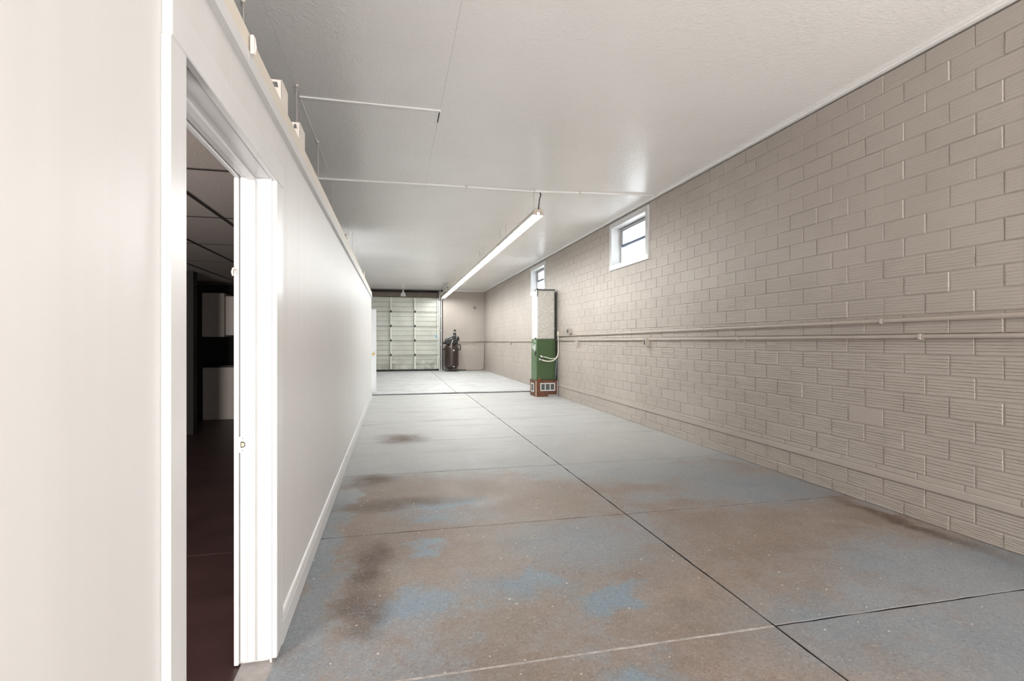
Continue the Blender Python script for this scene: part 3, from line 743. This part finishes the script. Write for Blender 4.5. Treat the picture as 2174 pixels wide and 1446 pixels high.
F_, CX_, CY_ = 1080., 1087., 723.
cT, sT = math.cos(YAW), math.sin(YAW)
# flexible conduit into the furnace front (real positions in front of the cabinet)
fx = thing('flexible_conduit', (3.715, 11.25, 1.46), 'cream flexible conduit curving from the wall pipe into the green furnace front', 'cable')
def W(x, y, z): return (x-3.80, y-11.52, z-1.46)
MB().tube([W(3.782, 11.55, 1.50), W(3.782, 11.53, 1.3), W(3.78, 11.50, 1.08), W(3.75, 11.47, .94), W(3.68, 11.46, .86), W(3.60, 11.47, .825), W(3.50, 11.52, .82), W(3.40, 11.56, .85)], .014, 8).build('lower_hose', 'cream', fx)
MB().tube([W(3.765, 11.48, .96), W(3.69, 11.47, .89), W(3.60, 11.48, .88), W(3.50, 11.53, .905), W(3.43, 11.56, .93)], .011, 8).build('upper_hose', 'cream', fx)
MB().tube([W(3.33, 11.575, .865), W(3.42, 11.57, .85)], .024, 10).build('connector', 'chrome', fx); MB().tube([W(3.36, 11.575, .935), W(3.45, 11.56, .92)], .024, 10).build('connector', 'chrome', fx)
MB().box(-.045, .0, -.03, .03, -.05, .05, .006).build('junction_fitting', 'cream', fx)
lb = thing('leaning_panel', (3.708, 11.40, .0), 'narrow pale blue sheet leaning between the green furnace and the wall', 'panel')
m = MB(); m.prism([(-.050, .386), (-.034, .386), (.006, .84), (-.010, .86)], 1, 0, .28); m.build('sheet', 'blue_panel', lb)
tag(MB().box(3.660, 3.712, 11.70, 11.80, .386, 1.30, .004).build('gap_shade', 'black'), 'black piece painting the shaded gap between the furnace and the block wall', 'board')  # black piece paints the shaded gap behind the leaning sheet
oc = thing('orange_cap', (3.26, 11.314, .383), 'small orange cap lying on the brown box before the furnace', 'cap')
MB().lathe([(.012, 0), (.013, .03), (.009, .05), (.003, .055)], (0, 0, 0), 12).build('cap_body', 'orange', oc); MB().box(-.04, .03, -.014, .012, 0, .012, .003).build('cap_tab', 'orange', oc)

# ------------------------------------------------------------------ compressor
cp = thing('air_compressor', (2.27, 20.95, FZ), 'tall dark brown upright air compressor in front of the far wall', 'compressor')
MB().lathe([(.02, .10), (.15, .115), (.25, .16), (.285, .22), (.29, .30), (.29, .95), (.275, 1.03), (.22, 1.085), (.10, 1.11), (.02, 1.115)], seg=36).build('tank', 'tank', cp)
for a in (215, 325, 90):
    x, y = .23*math.cos(math.radians(a)), .23*math.sin(math.radians(a))
    MB().prism([(x-.04, 0), (x+.04, 0), (x+.03, .2), (x-.03, .2)], 1, y-.012, y+.012).box(x-.055, x+.055, y-.04, y+.04, 0, .012, .003).build('foot', 'tank', cp)
MB().box(-.22, .24, -.18, .18, 1.10, 1.125, .006).build('platform', 'black', cp)
MB().lathe([(.02, -.13), (.11, -.13), (.12, -.10), (.12, .10), (.11, .13), (.02, .13)], (-.14, .02, 1.245), 18, 'y').build('motor', 'black', cp)
pb = MB(); pb.box(.02, .26, -.12, .12, 1.125, 1.34, .02); pb.build('pump_block', 'black', cp)
cy = MB(); cy.lathe([(.06, 1.33), (.085, 1.34), (.085, 1.36), (.065, 1.365), (.065, 1.38), (.085, 1.385), (.085, 1.405), (.065, 1.41), (.065, 1.425), (.085, 1.43), (.085, 1.47), (.06, 1.49), (.06, 1.58), (.045, 1.60)], (.13, 0, 0), 18); cy.build('cylinder', 'black', cp)
cy = MB(); cy.box(.24, .31, -.07, .07, 1.25, 1.43, .02); cy.box(.29, .33, -.04, .04, 1.29, 1.37, .01); cy.build('cylinder_head', 'black', cp)
tk = MB(); tk.lathe([(.018, 1.60), (.018, 1.64), (.045, 1.645), (.05, 1.665), (.045, 1.70), (.025, 1.72)], (.14, 0, 0), 14); tk.build('intake_cap', 'black', cp)
MB().lathe([(.030, 1.598), (.030, 1.642)], (.14, 0, 0), 12).build('intake_band', 'white_panel', cp, label='white band under the round cap')
gd = MB(); gd.prism([(-.25, 1.20), (-.20, 1.33), (.06, 1.46), (.16, 1.46), (.20, 1.30), (.12, 1.14), (-.20, 1.12)], 1, -.20, -.165); gd.build('belt_guard', 'black', cp)
gr = MB(); gr.tube([(-.24, -.205, 1.25), (-.19, -.205, 1.345), (.05, -.205, 1.465), (.15, -.205, 1.465)], .010, 6); gr.tube([(-.12, -.206, 1.30), (.02, -.206, 1.38)], .016, 6); gr.build('guard_rim', 'plate_metal', cp)
MB().lathe([(.02, -.17), (.055, -.165), (.06, -.15), (.06, -.02), (.03, 0)], (-.20, -.08, 1.18), 16, 'x').build('air_filter', 'tank', cp)
MB().tube([(-.07, -.25, 1.06), (-.03, -.26, 1.12), (.0, -.235, 1.20), (.045, -.22, 1.32)], .017, 8).build('discharge_pipe', 'chrome', cp)
MB().lathe([(.03, 0), (.05, .01), (.04, .05), (.01, .06)], (-.01, -.2, 1.055), 12).build('tank_fitting', 'plate_metal', cp)
MB().tube([(.22, -.12, 1.10), (.36, -.12, 1.08), (.37, -.12, 1.0), (.36, -.12, .90), (.28, -.12, .88)], .020, 8).build('side_pipe', 'black', cp)
MB().tube([(.32, -.14, 1.06), (.32, -.14, .92)], .012, 8).build('sight_tube', 'chrome', cp)
MB().box(-.34, -.27, -.06, .06, .88, .95, .015).build('pressure_switch', 'black', cp)
def curved_plate(ang, z0, z1, half, name):
    m = MB(); pts = [(.2925*math.cos(math.radians(ang+half*(i-2)/2)), .2925*math.sin(math.radians(ang+half*(i-2)/2))) for i in range(5)]
    for (a, b_) in zip(pts, pts[1:]): m.face([(a[0], a[1], z0), (b_[0], b_[1], z0), (b_[0], b_[1], z1), (a[0], a[1], z1)])
    return m.build(name, 'white_panel', cp, label='small white rating plate on the tank')
curved_plate(283, .85, .892, 7, 'rating_plate'); curved_plate(283, .195, .22, 6, 'rating_plate')
# black hose along the foot of the far wall, cable loop on the floor, conduit up beside the door
tag(MB().tube([(1.955, YB-.03, 3.0), (1.955, YB-.03, 1.5), (1.955, YB-.04, .2), (1.99, YB-.05, .066), (2.15, YB-.06, .054), (2.75, YB-.06, .052), (2.95, YB-.07, .052)], .020, 8).build('floor_hose', 'dark'), 'black hose down beside the overhead door and along the floor behind the compressor', 'hose')
tag(MB().tube([(2.98, YB-.03, .06), (3.5, YB-.03, .06), (3.62, YB-.03, .075), (3.685, YB-.03, .13), (3.705, YB-.03, .22), (3.707, YB-.03, 1.22)], .016, 8).build('corner_conduit', 'pipe'), 'thin taupe pipe along the far wall foot, bending up in the far corner', 'pipe')
tag(MB().tube([(2.9, 21.2, .042), (3.3, 21.0, .042), (3.5, 20.6, .042), (3.62, 20.45, .042), (3.66, 20.6, .042), (3.6, 20.8, .046), (3.4, 20.95, .055)], .012, 6).build('floor_cable', 'pipe'), 'thin cable loop lying on the pale floor by the far corner', 'cable')
jb = thing('wall_plate', (3.33, YB, 2.70), 'tilted square box high on the far wall right of the strip lights', 'box')
m = MB(); m.box(-.075, .075, -.05, 0, -.075, .075, .01); m.build('body', 'pipe', jb); m = MB(); m.box(-.045, .045, -.056, -.05, -.045, .045, .004); m.build('opening', 'dark', jb)
m = MB(); m.box(-.02, .03, -.06, -.05, -.02, .03, .004); m.build('knockout', 'pipe', jb); jb.rotation_euler[1] = math.radians(32)
gp = tag(MB().box(1.99, 2.06, 21.28, 21.36, FZ, .98, .006).build('guard_post', 'plate_metal'), 'short grey steel post at the left of the compressor', 'post')

# ------------------------------------------------------------------ above the partition: hanger wires and cable boxes
for i, (x, y, lb_) in enumerate([(-.91, 3.43, 'hanger wire nearest the camera, at the top edge of the picture'), (-.785, 4.47, 'hanger wire dropping to the second cable box behind the partition'), (-.79, 5.69, 'hanger wire just before the white ceiling pipe'),
                              (-.837, 7.40, 'hanger wire just past the white ceiling pipe'), (-.808, 9.47, 'hanger wire above the third cable box along the partition'), (-.809, 10.4, 'hanger wire, second from the far end of the partition'), (-.828, 11.9, 'hanger wire nearest the far end of the partition')]):
    wr_ = thing('hanger_wire', (x, y, 2.29), lb_, 'wire', 'ceiling hanger wires')
    MB().tube([(0, 0, 0), (.004, .003, .5), (0, 0, 1.108)], .0034, 6).build('wire', 'fixture', wr_); MB().lathe([(.012, 1.095), (.012, 1.111)], seg=8).build('eye', 'fixture', wr_)
def cbox(y, x, z, w_, h_, d_, lb_):
    t = thing('cable_box', (x, y, z), lb_, 'box', 'cable boxes along the partition top')
    m = MB(); m.box(0, d_, 0, .006, 0, h_, .001); m.box(0, .006, 0, w_, 0, h_, .001); m.box(d_-.006, d_, 0, w_, 0, h_, .002); m.box(0, d_, w_-.006, w_, 0, h_, .001); m.box(0, d_, 0, w_, 0, .006, .001); m.build('shell', 'fixture', t)
    MB().box(.006, d_-.006, .006, w_-.006, .006, h_-.03).build('inside', 'cavity', t)
    MB().prism([(.016, h_-.034), (d_-.016, h_-.034), (d_-.02, h_-.012), (.02, h_-.012)], 1, -.002, .003).build('knockout', 'mesh', t)
    MB().tube(arc((d_*.5, h_-.025), .02, 200, 20, 6, lambda a, b_: (a, .02, b_)), .006, 6).build('clamp', 'dark', t)
    return t
cbox(2.42, -.545, 2.232, .13, .22, .060, 'first white cable box behind the partition top, above the doorway corner')
cbox(2.92, -.545, 2.237, .15, .235, .050, 'second cable box behind the partition top, below a hanger wire')
cbox(5.88, -.565, 2.262, .16, .22, .055, 'third small cable box behind the partition top')
cbox(9.2, -.575, 2.29, .2, .22, .055, 'farthest cable box behind the partition top, near its end')
cs = thing('cable_clip', (-.4595, 1.806, 2.236), 'small white cable clip on the beige fascia above the side doorway', 'clip')
MB().box(0, .012, 0, .012, .0, .062, .002).build('plate', 'fixture', cs); MB().tube([(.008, .018, .004), (.012, .022, .03), (.008, .018, .062)], .004, 6).build('loop', 'fixture', cs)
